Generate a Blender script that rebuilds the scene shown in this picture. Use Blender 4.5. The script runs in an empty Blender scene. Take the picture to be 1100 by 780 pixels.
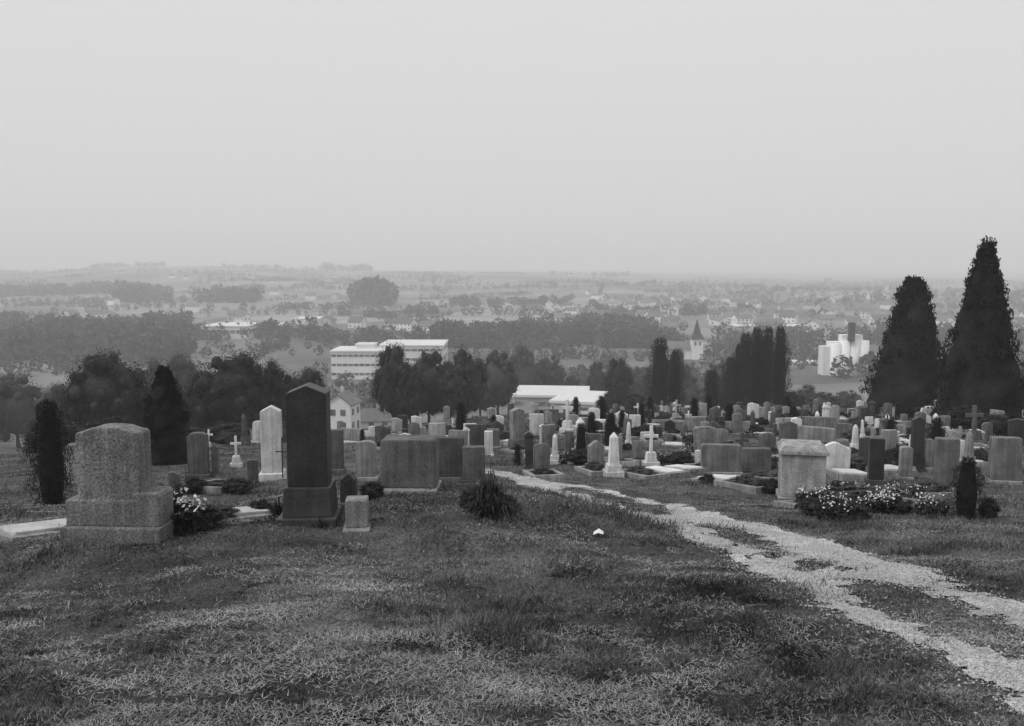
import bpy, bmesh, math, random
import numpy as np
from mathutils import Vector, Matrix
RS=np.random.RandomState
rng=RS(7); random.seed(7)
C=bpy.context.scene.collection
# ------------------------------------------------------------------ camera maths
F=986.0; CX,CY=550.0,390.0
P=math.atan(105/986.0); cp,sp=math.cos(P),math.sin(P)
def ray(px,py):
    u=(px-CX)/F; v=(CY-py)/F
    return np.array([u, cp+v*sp, v*cp-sp])
def pchip(xs,ys):
    xs=np.array(xs,float); ys=np.array(ys,float)
    h=np.diff(xs); d=np.diff(ys)/h; m=np.zeros(len(xs))
    for i in range(1,len(xs)-1):
        if d[i-1]*d[i]>0:
            w1=2*h[i]+h[i-1]; w2=h[i]+2*h[i-1]
            m[i]=(w1+w2)/(w1/d[i-1]+w2/d[i])
    m[0]=d[0]; m[-1]=d[-1]
    def f(x):
        x=np.clip(np.asarray(x,float),xs[0],xs[-1])
        i=np.clip(np.searchsorted(xs,x)-1,0,len(h)-1)
        t=(x-xs[i])/h[i]
        return ((2*t**3-3*t**2+1)*ys[i]+(t**3-2*t**2+t)*h[i]*m[i]+(-2*t**3+3*t**2)*ys[i+1]+(t**3-t**2)*h[i]*m[i+1])
    return f
prof=pchip([-9000,-60,0,4,7,10,14,18,25,35,50,70,90,130,200,300,380,1200,9000],
           [-6,-4,1.65,2.02,2.47,3.0,3.78,4.5,5.5,6.8,8.6,11.5,14.9,21.5,32.5,45.5,48,48.2,48.5])
def sst(a,b,x):
    t=np.clip((x-a)/(b-a),0,1); return t*t*(3-2*t)
rpx=[-400,45,130,250,330,440,600,750,900,1058,1500]
rpy=[297,292,286.5,287,289,291,294,297,299,300,300]
ridge=pchip([(a-550)/986 for a in rpx],[-(b-285)/986*3200 for b in rpy])
def H(x,y):
    x=np.asarray(x,float); y=np.asarray(y,float)
    z=-prof(y)
    xr=x+.7
    yr=y-10.0
    z=z+0.54*np.exp(-(np.where(xr>0,xr/1.9,xr/3.4)**2+np.where(yr>0,yr/1.8,yr/2.6)**2))
    near=np.exp(-(y/60.0)**2)
    z=z+near*(0.035*np.sin(x*1.3+y*.7)+0.03*np.sin(x*.55-y*1.1+1)+0.02*np.sin(x*2.3+1.9*y)+.014*np.sin(x*4.1-y*3.3)+.014*np.sin(x*3.1+y*4.7+2))*sst(1,5,np.abs(y)+np.abs(x))
    z=z-np.clip(-x*0.10,0,5.0)*sst(22,60,y)*(1-sst(215,380,y))
    u=x/np.maximum(y,60)
    rz=ridge(u)
    f=sst(1000,3200,y)
    z=z+f*(rz+48.2)*(1-0.5*sst(3300,5200,y))
    und=(3.2*np.sin(x/170+y/310)+2.6*np.sin(x/95-y/205+2)+2.0*np.sin(y/120+x/400))
    z=z+und*sst(900,2000,y)*(1-sst(2500,3100,y)) + (2.5*np.sin(x/210)+1.2*np.sin(x/61))*sst(2700,3200,y)*(1-sst(3300,4200,y))
    return z
_T=np.concatenate([np.geomspace(2,200,6000),np.geomspace(200.05,8500,9000)])
def gat(px,py):
    d=ray(px,py); X=_T*d[0]; Y=_T*d[1]; Z=_T*d[2]
    b=Z<H(X,Y)
    i=int(np.argmax(b)) if b.any() else len(_T)-1
    return float(X[i]),float(Y[i]),float(H(X[i],Y[i]))
def at(px,D):
    x=(px-CX)/F*D/cp*1.0
    for _ in range(4):
        z=float(H(x,D)); dep=D*cp-z*sp
        x=(px-CX)/F*dep
    return x,D,float(H(x,D))
def depth(D,z): return D*cp-z*sp
def ztop(py,D):
    r=ray(CX,py); return r[2]/r[1]*D
# ------------------------------------------------------------------ noise
def vnoise(x,y,seed=0):
    xi=np.floor(x).astype(np.int64); yi=np.floor(y).astype(np.int64)
    fx=x-xi; fy=y-yi; fx=fx*fx*(3-2*fx); fy=fy*fy*(3-2*fy)
    def hsh(a,b):
        n=(a*374761393+b*668265263+seed*1442695041)&0x7fffffff
        n=((n^(n>>13))*1274126177)&0x7fffffff
        return ((n^(n>>16))&0xffff)/65535.0
    return (hsh(xi,yi)*(1-fx)+hsh(xi+1,yi)*fx)*(1-fy)+(hsh(xi,yi+1)*(1-fx)+hsh(xi+1,yi+1)*fx)*fy
def inpoly(x,y,poly):
    c=np.zeros(x.shape,bool); n=len(poly); j=n-1
    for i in range(n):
        xi,yi=poly[i]; xj,yj=poly[j]
        if yi!=yj:
            c^=((yi>y)!=(yj>y))&(x<(xj-xi)*(y-yi)/(yj-yi)+xi)
        j=i
    return c
# ------------------------------------------------------------------ materials
def new_mat(name):
    m=bpy.data.materials.new(name); m.use_nodes=True
    nt=m.node_tree; b=nt.nodes['Principled BSDF']; b.inputs['Specular IOR Level'].default_value=0.25
    return m,nt,b
def mathn(nt,op,a,b=None,clamp=False):
    n=nt.nodes.new('ShaderNodeMath'); n.operation=op; n.use_clamp=clamp
    for k,v in ((0,a),(1,b)):
        if v is None: continue
        if isinstance(v,(int,float)): n.inputs[k].default_value=v
        else: nt.links.new(v,n.inputs[k])
    return n.outputs[0]
def noise(nt,vec,scale,detail=5,rough=.6):
    n=nt.nodes.new('ShaderNodeTexNoise'); n.inputs['Scale'].default_value=scale
    n.inputs['Detail'].default_value=detail; n.inputs['Roughness'].default_value=rough
    if vec is not None: nt.links.new(vec,n.inputs['Vector'])
    return n.outputs['Fac']
def mrange(nt,v,a,b,c,d):
    n=nt.nodes.new('ShaderNodeMapRange'); nt.links.new(v,n.inputs[0])
    for k,val in zip((1,2,3,4),(a,b,c,d)): n.inputs[k].default_value=val
    return n.outputs[0]
def coords(nt,kind='Object',scale=None):
    t=nt.nodes.new('ShaderNodeTexCoord'); o=t.outputs[kind]
    if scale:
        mp=nt.nodes.new('ShaderNodeMapping'); nt.links.new(o,mp.inputs[0]); mp.inputs['Scale'].default_value=scale
        o=mp.outputs[0]
    return o
def make_mat(name,c0,c1,scale,rough=.85,bump=.0,fine=None,fineamt=.25,rand=0,streak=0,detail=5,moss=0):
    m,nt,b=new_mat(name)
    co=coords(nt)
    v=mrange(nt,noise(nt,co,scale,detail),.3,.7,c0,c1)
    if fine:
        fn=noise(nt,co,fine,3,.7)
        v=mathn(nt,'MULTIPLY',v,mrange(nt,fn,.3,.7,1-fineamt,1+fineamt))
        if bump:
            bp=nt.nodes.new('ShaderNodeBump'); bp.inputs['Strength'].default_value=bump; bp.inputs['Distance'].default_value=.01
            nt.links.new(fn,bp.inputs['Height']); nt.links.new(bp.outputs[0],b.inputs['Normal'])
    if streak:
        sc=coords(nt,'Object',(9,9,.7)); sn=noise(nt,sc,1.0,4)
        v=mathn(nt,'MULTIPLY',v,mrange(nt,sn,.4,.65,1,1-streak))
    if moss:
        sx=nt.nodes.new('ShaderNodeSeparateXYZ'); nt.links.new(co,sx.inputs[0])
        h=mathn(nt,'ADD',sx.outputs[2],mathn(nt,'MULTIPLY',noise(nt,co,6,4),.5))
        v=mathn(nt,'MULTIPLY',v,mrange(nt,h,.2,.55,1-moss,1))
    if rand:
        oi=nt.nodes.new('ShaderNodeObjectInfo')
        v=mathn(nt,'MULTIPLY',v,mrange(nt,oi.outputs['Random'],0,1,1-rand,1+rand))
    cb=nt.nodes.new('ShaderNodeCombineColor')
    for i in range(3): nt.links.new(v,cb.inputs[i])
    nt.links.new(cb.outputs[0],b.inputs['Base Color'])
    b.inputs['Roughness'].default_value=rough
    return m
M={}
M['granite']=make_mat('granite_grey',.15,.28,3,fine=70,fineamt=.5,bump=.4,rand=.3,streak=.4,moss=.35)
M['granite_plain']=make_mat('granite_mottled',.14,.25,5,fine=45,fineamt=.7,bump=.5,streak=.35,moss=.35)
M['dark']=make_mat('granite_dark',.03,.065,3,rough=.45,fine=60,fineamt=.4,rand=.3,streak=.2)
M['mid']=make_mat('stone_mid_grey',.08,.16,3,fine=50,fineamt=.45,bump=.4,rand=.35,streak=.4,moss=.3)
M['white']=make_mat('marble_white',.55,.82,3,fine=30,fineamt=.12,rand=.15,streak=.3,moss=.3)
M['concrete']=make_mat('concrete_weathered',.25,.42,4,fine=40,fineamt=.35,bump=.4,rand=.2,streak=.4,moss=.3)
M['slab']=make_mat('pale_slab_stone',.42,.66,3,fine=30,fineamt=.2,rand=.2)
M['leaf']=make_mat('foliage_broadleaf',.013,.045,6,rough=.85,fine=60,fineamt=.5,rand=.25)
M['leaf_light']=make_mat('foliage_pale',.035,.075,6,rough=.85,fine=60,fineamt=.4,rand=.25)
M['conifer']=make_mat('foliage_conifer',.009,.026,7,rough=.9,fine=60,fineamt=.5,rand=.2)
M['farleaf']=make_mat('foliage_wood',.025,.075,.02,rough=.9,fine=.3,fineamt=.5)
M['bark']=make_mat('bark',.04,.09,8,fine=40,bump=.4)
M['blossom']=make_mat('white_blossom',.6,.8,9)
M['wall']=make_mat('plaster_white',.68,.82,.4,fine=3,fineamt=.06,rand=.1)
M['wall_grey']=make_mat('plaster_grey',.36,.48,.4,fine=3,fineamt=.1,rand=.2)
M['roof']=make_mat('roof_tiles',.10,.17,1,fine=6,fineamt=.25,rand=.3)
M['roof_light']=make_mat('roof_sheet_light',.6,.75,.3,fine=3,fineamt=.06,rand=.05)
M['glass']=make_mat('window_dark',.08,.18,1,rough=.3,rand=.4)
M['iron']=make_mat('painted_iron',.03,.05,5,rough=.6)
# ground
def ground_mat():
    m,nt,b=new_mat('ground_grass_and_fields')
    g=nt.nodes.new('ShaderNodeNewGeometry'); pos=g.outputs['Position']
    sx=nt.nodes.new('ShaderNodeSeparateXYZ'); nt.links.new(pos,sx.inputs[0])
    n1=noise(nt,pos,1.1,6,.65); n2=noise(nt,pos,22,4,.7); n3=noise(nt,pos,.3,4)
    near=mathn(nt,'MULTIPLY',mrange(nt,n1,.3,.7,.025,.11),mrange(nt,n2,.3,.7,.5,1.6))
    near=mathn(nt,'MULTIPLY',near,mrange(nt,n3,.35,.65,.7,1.35))
    wob=nt.nodes.new('ShaderNodeTexNoise'); wob.inputs['Scale'].default_value=.006; nt.links.new(pos,wob.inputs['Vector'])
    vm=nt.nodes.new('ShaderNodeVectorMath'); vm.operation='MULTIPLY_ADD'; nt.links.new(wob.outputs['Color'],vm.inputs[0]); vm.inputs[1].default_value=(120,120,0); nt.links.new(pos,vm.inputs[2])
    mp=nt.nodes.new('ShaderNodeMapping'); nt.links.new(vm.outputs[0],mp.inputs[0]); mp.inputs['Scale'].default_value=(1/130,1/140,0); mp.inputs['Rotation'].default_value=(0,0,.35)
    vo=nt.nodes.new('ShaderNodeTexVoronoi'); vo.inputs['Scale'].default_value=1; nt.links.new(mp.outputs[0],vo.inputs['Vector'])
    sc=nt.nodes.new('ShaderNodeSeparateColor'); nt.links.new(vo.outputs['Color'],sc.inputs[0])
    f=mathn(nt,'POWER',sc.outputs[0],1.4)
    f=mrange(nt,f,0,1,.09,.28)
    f=mathn(nt,'MULTIPLY',f,mrange(nt,noise(nt,pos,.02,5),.3,.7,.65,1.35))
    mpr=mrange(nt,sx.outputs[1],110,330,0,1)
    mx=nt.nodes.new('ShaderNodeMix'); mx.data_type='FLOAT'
    nt.links.new(mpr,mx.inputs[0]); nt.links.new(near,mx.inputs[2]); nt.links.new(f,mx.inputs[3])
    cb=nt.nodes.new('ShaderNodeCombineColor')
    for i in range(3): nt.links.new(mx.outputs[0],cb.inputs[i])
    nt.links.new(cb.outputs[0],b.inputs['Base Color']); b.inputs['Roughness'].default_value=.95
    bp=nt.nodes.new('ShaderNodeBump'); bp.inputs['Strength'].default_value=.6; bp.inputs['Distance'].default_value=.04
    nt.links.new(n2,bp.inputs['Height']); nt.links.new(bp.outputs[0],b.inputs['Normal'])
    return m
def pos_mat(name,lo,hi,s1,s2,a2,rough=.9,bump=0,lows=None,lowa=.4):
    m,nt,b=new_mat(name)
    g=nt.nodes.new('ShaderNodeNewGeometry'); pos=g.outputs['Position']
    n1=noise(nt,pos,s1,5,.6); n2=noise(nt,pos,s2,2,.7)
    v=mathn(nt,'MULTIPLY',mrange(nt,n1,.34,.66,lo,hi),mrange(nt,n2,.3,.7,1-a2,1+a2))
    if lows: v=mathn(nt,'MULTIPLY',v,mrange(nt,noise(nt,pos,lows,4),.35,.65,1-lowa,1+lowa))
    cb=nt.nodes.new('ShaderNodeCombineColor')
    for i in range(3): nt.links.new(v,cb.inputs[i])
    nt.links.new(cb.outputs[0],b.inputs['Base Color']); b.inputs['Roughness'].default_value=rough
    if bump:
        bp=nt.nodes.new('ShaderNodeBump'); bp.inputs['Strength'].default_value=bump; bp.inputs['Distance'].default_value=.01
        nt.links.new(n2,bp.inputs['Height']); nt.links.new(bp.outputs[0],b.inputs['Normal'])
    return m
M['ground']=ground_mat()
M['blade']=pos_mat('grass_blades',.02,.17,2.4,35,.75,lows=.5,lowa=.55)
M['straw']=pos_mat('dry_straw',.14,.36,2,40,.5)
M['gravel']=pos_mat('pale_gravel',.32,.54,3.5,80,.35,bump=.6,lows=.6,lowa=.15)
M['pebble']=pos_mat('pebbles',.25,.55,30,90,.35)
# ------------------------------------------------------------------ mesh helpers
def np_mesh(name,v,f,mat=None):
    me=bpy.data.meshes.new(name); v=np.asarray(v,np.float32); f=np.asarray(f,np.int32)
    k=f.shape[1]
    me.vertices.add(len(v)); me.vertices.foreach_set('co',v.ravel())
    me.loops.add(f.size); me.loops.foreach_set('vertex_index',f.ravel())
    me.polygons.add(len(f)); me.polygons.foreach_set('loop_start',np.arange(0,f.size,k,dtype=np.int32))
    me.polygons.foreach_set('loop_total',np.full(len(f),k,dtype=np.int32))
    me.update(calc_edges=True)
    if mat: me.materials.append(mat)
    return me
def obj(name,data,loc=(0,0,0),parent=None,rot=0,scale=None,**kw):
    o=bpy.data.objects.new(name,data); C.objects.link(o)
    o.location=loc; o.rotation_euler=(0,0,rot)
    if scale is not None: o.scale=scale
    if parent: o.parent=parent
    for k,v in kw.items(): o[k]=v
    return o
class MB:
    def __init__(s): s.bm=bmesh.new()
    def _merge(s,b,bev,seg=2):
        if bev>0: bmesh.ops.bevel(b,geom=list(b.edges),offset=bev,segments=seg,affect='EDGES',profile=.6)
        me=bpy.data.meshes.new('t'); b.to_mesh(me); b.free(); s.bm.from_mesh(me); bpy.data.meshes.remove(me)
    def frustum(s,w,d,z0,z1,w2=None,d2=None,cx=0,cy=0,bev=.012):
        w2=w if w2 is None else w2; d2=d if d2 is None else d2
        b=bmesh.new(); vs=[]
        for (W,Dd,z) in ((w,d,z0),(w2,d2,z1)):
            for sx,sy in ((-1,-1),(1,-1),(1,1),(-1,1)): vs.append(b.verts.new((cx+sx*W/2,cy+sy*Dd/2,z)))
        b.faces.new(vs[0:4][::-1]); b.faces.new(vs[4:8])
        for i in range(4): b.faces.new((vs[i],vs[(i+1)%4],vs[4+(i+1)%4],vs[4+i]))
        s._merge(b,min(bev,(z1-z0)*.3)); return s
    def prism(s,out,d,cy=0,bev=.012,z=0,cx=0):
        b=bmesh.new()
        a=[b.verts.new((x+cx,cy-d/2,y+z)) for x,y in out]; c=[b.verts.new((x+cx,cy+d/2,y+z)) for x,y in out]
        b.faces.new(a); b.faces.new(c[::-1]); n=len(out)
        for i in range(n): b.faces.new((a[i],c[i],c[(i+1)%n],a[(i+1)%n]))
        bmesh.ops.recalc_face_normals(b,faces=b.faces)
        s._merge(b,bev); return s
    def done(s,name,mat):
        me=bpy.data.meshes.new(name); s.bm.to_mesh(me); s.bm.free(); me.materials.append(mat); return me
def outline(kind,w,h):
    if kind=='arch':
        r=w*.22; pts=[(-w/2,0),(w/2,0)]
        for i in range(11):
            a=math.pi*i/10; pts.append((w/2*math.cos(a),h-r+r*math.sin(a)))
        return pts
    if kind=='round':
        pts=[(-w/2,0),(w/2,0)]
        for i in range(13):
            a=math.pi*i/12; pts.append((w/2*math.cos(a),h-w/2+w/2*math.sin(a)))
        return pts
    if kind=='gable': return [(-w/2,0),(w/2,0),(w/2,h*.92),(0,h),(-w/2,h*.92)]
    if kind=='shoulder':
        return [(-w/2,0),(w/2,0),(w/2,h*.9),(w*.47,h*.93),(w*.36,h*.945),(w*.24,h*.985),(w*.1,h),(-w*.1,h),(-w*.24,h*.985),(-w*.36,h*.945),(-w*.47,h*.93),(-w/2,h*.9)]
    if kind=='serp':
        pts=[(-w/2,0),(w/2,0)]
        for i in range(13):
            t=i/12; x=w/2-w*t; pts.append((x,h*(.86+.07*math.cos((t-.5)*2*math.pi)+.07*(1-abs(t-.5)*2))))
        return pts
    if kind=='slope': return [(-w/2,0),(w/2,0),(w/2,h*.84),(-w*.1,h),(-w/2,h*.95)]
    c=w*.04
    return [(-w/2,0),(w/2,0),(w/2,h-c),(w/2-c,h),(-w/2+c,h),(-w/2,h-c)]
def grave_parts(kind,w,h,t,mat,split=True):
    m=M[mat]; m2=M['concrete'] if mat in('granite','concrete') else m
    L=[]
    if kind=='obelisk':
        p=MB().frustum(w,w,-.1,h*.16,bev=.015).frustum(w*.8,w*.8,h*.16,h*.3,w*.74,w*.74)
        q=MB().frustum(w*.56,w*.56,h*.3,h*.9,w*.38,w*.38).frustum(w*.38,w*.38,h*.9,h,.03,.03,bev=.004)
        L=[('pedestal',p,m),('obelisk_shaft',q,m)]
    elif kind=='pillar':
        p=MB().frustum(w,t*1.5,-.15,h*.07).frustum(w*.84,t*1.2,h*.07,h*.28,w*.78,t*1.1)
        q=MB().prism(outline('gable',w*.68,h*.72),t*.8,z=h*.28,bev=.01)
        L=[('pedestal',p,m),('shaft',q,m)]
    elif kind=='column':
        p=MB().frustum(w,w*.8,-.1,h*.12)
        q=MB().frustum(w*.8,w*.62,h*.12,h*.88)
        r=MB().frustum(w*.95,w*.78,h*.88,h*.92).prism([(-w*.45,0),(w*.45,0),(0,h*.08)],w*.7,z=h*.92,bev=.006)
        L=[('plinth',p,m),('shaft',q,m),('pediment_cap',r,m)]
    elif kind=='cross':
        p=MB().frustum(w*.9,w*.7,-.1,h*.16).frustum(w*.62,w*.5,h*.16,h*.38,w*.5,w*.42)
        a=w*.17; z0=h*.38; zc=h*.76
        o=[(-a/2,z0),(a/2,z0),(a/2,zc-a/2),(w*.4,zc-a/2),(w*.4,zc+a/2),(a/2,zc+a/2),(a/2,h),(-a/2,h),(-a/2,zc+a/2),(-w*.4,zc+a/2),(-w*.4,zc-a/2),(-a/2,zc-a/2)]
        q=MB().prism(o,a,bev=.008)
        L=[('pedestal',p,m),('cross',q,m)]
    elif kind=='iron_cross':
        p=MB().frustum(w*.5,w*.4,-.1,h*.15)
        a=w*.08; z0=h*.15; zc=h*.7
        o=[(-a/2,z0),(a/2,z0),(a/2,zc-a/2),(w*.45,zc-a/2),(w*.45,zc+a/2),(a/2,zc+a/2),(a/2,h),(-a/2,h),(-a/2,zc+a/2),(-w*.45,zc+a/2),(-w*.45,zc-a/2),(-a/2,zc-a/2)]
        q=MB().prism(o,a,bev=.004)
        L=[('pedestal',p,M['concrete']),('cross',q,M['iron'])]
    elif kind=='monument':
        p=MB().frustum(w,t*1.25,-.15,h*.1)
        q=MB().frustum(w*.9,t*1.08,h*.1,h*.86,w*.9,t*1.08)
        r=MB().frustum(w,t*1.2,h*.86,h*.93).frustum(w*.94,t*1.14,h*.93,h,w*.8,t)
        L=[('plinth',p,m),('block',q,m),('capstone',r,m)]
    elif kind=='wide':
        p=MB().frustum(w*1.06,t*1.6,-.15,h*.12)
        q=MB().prism(outline('flat',w,h*.88),t,z=h*.12,bev=.015)
        L=[('plinth',p,m2),('headstone',q,m)]
    elif kind=='winged':
        p=MB().frustum(w,t*1.7,-.2,h*.17)
        r=MB().prism([(-w*.47,0),(w*.47,0),(w*.47,h*.25),(w*.45,h*.28),(w*.2,h*.28),(w*.2,h*.22),(-w*.47,h*.22)],t*1.2,z=h*.17)
        q=MB().prism(outline('shoulder',w*.63,h*.63),t,z=h*.37,bev=.015,cx=-w*.04)
        L=[('plinth',p,m),('wing_block',r,m),('headstone',q,m)]
    elif kind=='wings3':
        p=MB().frustum(w*1.05,t*1.7,-.15,h*.1)
        q=MB().prism(outline('arch',w*.42,h*.9),t*1.1,z=h*.1)
        L=[('plinth',p,m2),('headstone',q,m),('side_panel',MB().frustum(w*.29,t*.9,h*.1,h*.62,cx=-w*.355),m),('side_panel',MB().frustum(w*.29,t*.9,h*.1,h*.62,cx=w*.355),m)]
    else:
        p=MB().frustum(w*1.22,t*1.9,-.15,h*.13)
        q=MB().prism(outline(kind,w,h*.87),t,z=h*.13)
        L=[('plinth',p,m2),('headstone',q,m)]
    if split: return [(n,b.done(n,mm)) for n,b,mm in L]
    bm=bmesh.new(); mats=[]
    me=bpy.data.meshes.new('gravestone')
    for n,b,mm in L:
        t0=b.done('x',mm)
        if mm not in mats: mats.append(mm)
        k=mats.index(mm); n0=len(bm.faces); bm.from_mesh(t0); bm.faces.ensure_lookup_table()
        for fidx in range(n0,len(bm.faces)): bm.faces[fidx].material_index=k
    bm.to_mesh(me); bm.free()
    for mm in mats: me.materials.append(mm)
    return me
KN={'obelisk':'stone obelisk on a stepped pedestal','pillar':'tall pointed stele on a wide pedestal','column':'narrow stone pillar with small pediment cap',
 'cross':'stone cross on a tapered pedestal','iron_cross':'dark iron cross on a small stone foot','monument':'square block monument with projecting capstone',
 'wide':'low wide headstone on a plinth','winged':'mottled headstone rising from a wider winged base','wings3':'headstone with rounded centre and lower side panels',
 'arch':'headstone with gently arched top','round':'headstone with fully rounded top','gable':'headstone with shallow pointed top','shoulder':'headstone with stepped shoulders',
 'serp':'headstone with wavy curved top','slope':'headstone with slanting asymmetric top','flat':'plain rectangular headstone on a plinth'}
MN={'granite':'grey granite','granite_plain':'speckled grey granite','dark':'dark polished','mid':'weathered dark grey','white':'white marble','concrete':'pale concrete'}
def place_grave(kind,mat,x,y,z,w,h,t,rot=0,label=None,group=None):
    r=obj('gravestone',None,(x,y,z-.02),rot=rot)
    r.empty_display_size=.2
    r['label']=label or (MN[mat]+' '+KN[kind]); r['category']='gravestone'
    if group: r['group']=group
    for n,me in grave_parts(kind,w,h,t,mat): obj(n,me,parent=r)
    return r
# ------------------------------------------------------------------ terrain
ang=np.concatenate([np.arange(-45,45,.25),np.arange(45,315,3)])*math.pi/180
rad=np.concatenate([[0.5],np.geomspace(1,9000,480)])
A,R=np.meshgrid(ang,rad); X=R*np.sin(A); Y=R*np.cos(A); Z=H(X,Y)
V=np.stack([X,Y,Z],-1).reshape(-1,3); na=len(ang); nr=len(rad)
i,j=np.meshgrid(np.arange(nr-1),np.arange(na),indexing='ij'); jn=(j+1)%na
Fq=np.stack([i*na+j,i*na+jn,(i+1)*na+jn,(i+1)*na+j],-1).reshape(-1,4)[:,::-1]
me=np_mesh('ground',V,Fq,M['ground']); me.polygons.foreach_set('use_smooth',[True]*len(me.polygons))
obj('ground',me,kind='structure')
# ------------------------------------------------------------------ path
up=[(520,504),(548,508),(600,519),(700,537),(760,550),(830,565),(920,592),(1058,641),(1140,672)]
lo=[(1140,786),(1050,732),(1000,705),(930,670),(850,629),(760,588),(680,558),(600,531),(548,514),(520,508)]
PATH=[gat(*p)[:2] for p in up+lo]
PT=[[(600,522),(660,532),(720,547),(730,554),(700,553),(640,538),(600,527)],[(742,561),(800,571),(828,584),(800,587),(762,576)],
 [(812,590),(842,588),(850,599),(822,601)],[(862,606),(912,604),(912,615),(872,616)],
 [(905,624),(990,630),(1058,660),(1140,690),(1140,732),(1060,699),(990,675),(925,650)],[(1000,616),(1062,626),(1062,637),(1010,631)]]
PATCH=[[gat(*p)[:2] for p in q] for q in PT]
def is_path(x,y,grow=1.0):
    nx=(vnoise(x*1.6,y*1.6,1)-.5)*.12+(vnoise(x*9,y*9,5)-.5)*.18*grow; ny=(vnoise(x*1.6,y*1.6,2)-.5)*.16+(vnoise(x*9,y*9,6)-.5)*.24*grow
    a=inpoly(x+nx,y+ny,PATH)
    for q in PATCH: a&=~inpoly(x+nx*1.6,y+ny*1.6,q)
    return a
pa=np.array(PATH); x0,x1,y0,y1=pa[:,0].min()-.5,pa[:,0].max()+.5,pa[:,1].min()-.5,pa[:,1].max()+.5
st=.04; gx=np.arange(x0,x1,st); gy=np.arange(y0,y1,st); GX,GY=np.meshgrid(gx,gy)
msk=is_path(GX+st/2,GY+st/2)[:-1,:-1]
vid=np.arange(GX.size).reshape(GX.shape)
Fp=np.stack([vid[:-1,:-1],vid[:-1,1:],vid[1:,1:],vid[1:,:-1]],-1)[msk]
used=np.unique(Fp); mp=np.full(GX.size,-1); mp[used]=np.arange(len(used))
VX=GX.ravel()[used]; VY=GY.ravel()[used]; VZ=H(VX,VY)+.012
me=np_mesh('path',np.stack([VX,VY,VZ],-1),mp[Fp],M['gravel']); me.polygons.foreach_set('use_smooth',[True]*len(me.polygons))
obj('path',me,kind='structure')
fc=GX[:-1,:-1][msk]; fy=GY[:-1,:-1][msk]
k=rng.choice(len(fc),42000,p=(1/(fy**1.2))/np.sum(1/(fy**1.2))); px=fc[k]+rng.normal(size=len(k))*.10; py=fy[k]+rng.normal(size=len(k))*.12
s=(.003+.009*rng.rand(len(k))**3); pz=H(px,py)+.014
octv=np.array([[1,0,0],[0,1,0],[-1,0,0],[0,-1,0],[0,0,.7],[0,0,-.7]]); octf=np.array([[0,1,4],[1,2,4],[2,3,4],[3,0,4],[1,0,5],[2,1,5],[3,2,5],[0,3,5]])
vv=np.stack([px,py,pz],-1)[:,None,:]+octv[None]*s[:,None,None]*(.7+.6*rng.rand(len(k),6,1))
ff=(np.arange(len(k))*6)[:,None,None]+octf[None]
obj('gravel_stones',np_mesh('gravel_stones',vv.reshape(-1,3),ff.reshape(-1,3),M['pebble']),kind='stuff')
# ------------------------------------------------------------------ grass
def blades(n,dmin,dmax,lenf,widf,flat,mat,name,maskf=None,seed=3):
    r=RS(seed); D=np.exp(r.uniform(math.log(dmin),math.log(dmax),n)); u=r.uniform(-.66,.66,n); x=u*D*1.05; y=D
    jx=r.normal(size=n)*.09; jy=r.normal(size=n)*.12
    ip=is_path(x+jx,y+jy); keep=~ip
    keep|=ip&(vnoise(x*2.6,y*2.6,31)*.55+vnoise(x*8,y*8,32)*.45>.70)&(r.rand(n)<.4)
    if maskf is not None: keep&=maskf(x,y,r)&~ip
    x,y,D=x[keep],y[keep],D[keep]; n=len(x); z=H(x,y)-.005
    cl=vnoise(x*2.3,y*2.3,8)*.5+vnoise(x*7,y*7,9)*.5
    big=vnoise(x*.7+3,y*.9,61)
    L=lenf(D,np.clip(cl*(.5+1.05*big),0,1.15),r.rand(n)); W=widf(D,r.rand(n))
    a=r.uniform(0,2*math.pi,n); lean=flat*(0.3+1.0*r.rand(n)); az=r.uniform(0,2*math.pi,n)
    if flat>2: lift=.05+.25*r.rand(n); tip=np.stack([np.cos(az)*L,np.sin(az)*L,L*lift],-1); base=np.stack([x,y,z+.008+.035*cl],-1)
    else:
        tip=np.stack([np.cos(az)*np.sin(lean)*L,np.sin(az)*np.sin(lean)*L,np.cos(lean)*L],-1); base=np.stack([x,y,z],-1)
    if flat>2: a=az+math.pi/2
    side=np.stack([np.cos(a)*W/2,np.sin(a)*W/2,0*W],-1)
    mid=base+tip*.55+np.array([0,0,1.])*(L*.08)[:,None]
    v=np.stack([base-side,base+side,mid+side*.7,mid-side*.7,base+tip],1)
    b=(np.arange(n)*5)[:,None,None]; f=b+np.array([[0,1,2],[0,2,3],[3,2,4]])[None]
    o=obj(name,np_mesh(name,v.reshape(-1,3),f.reshape(-1,3),mat),kind='stuff')
blades(640000,3.0,95,lambda D,c,r:(.011+.105*c**2.6+.013*r)*(1+D*.012),lambda D,r:(.0024+.0024*r)*(1+D*.13),1.0,M['blade'],'grass')
def strawmask(x,y,r): 
    q=vnoise(x*.8+5,y*1.0,21)*.45+vnoise(x*2.0,y*5.0,22)*.35+vnoise(x*7,y*9,23)*.2
    return r.rand(len(x))<np.clip((q-.46)*6,0.04,1)
blades(290000,3.0,40,lambda D,c,r:(.014+.042*r),lambda D,r:(.0015+.0015*r)*(1+D*.14),3,M['straw'],'dry_cut_grass',strawmask,5)
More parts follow.
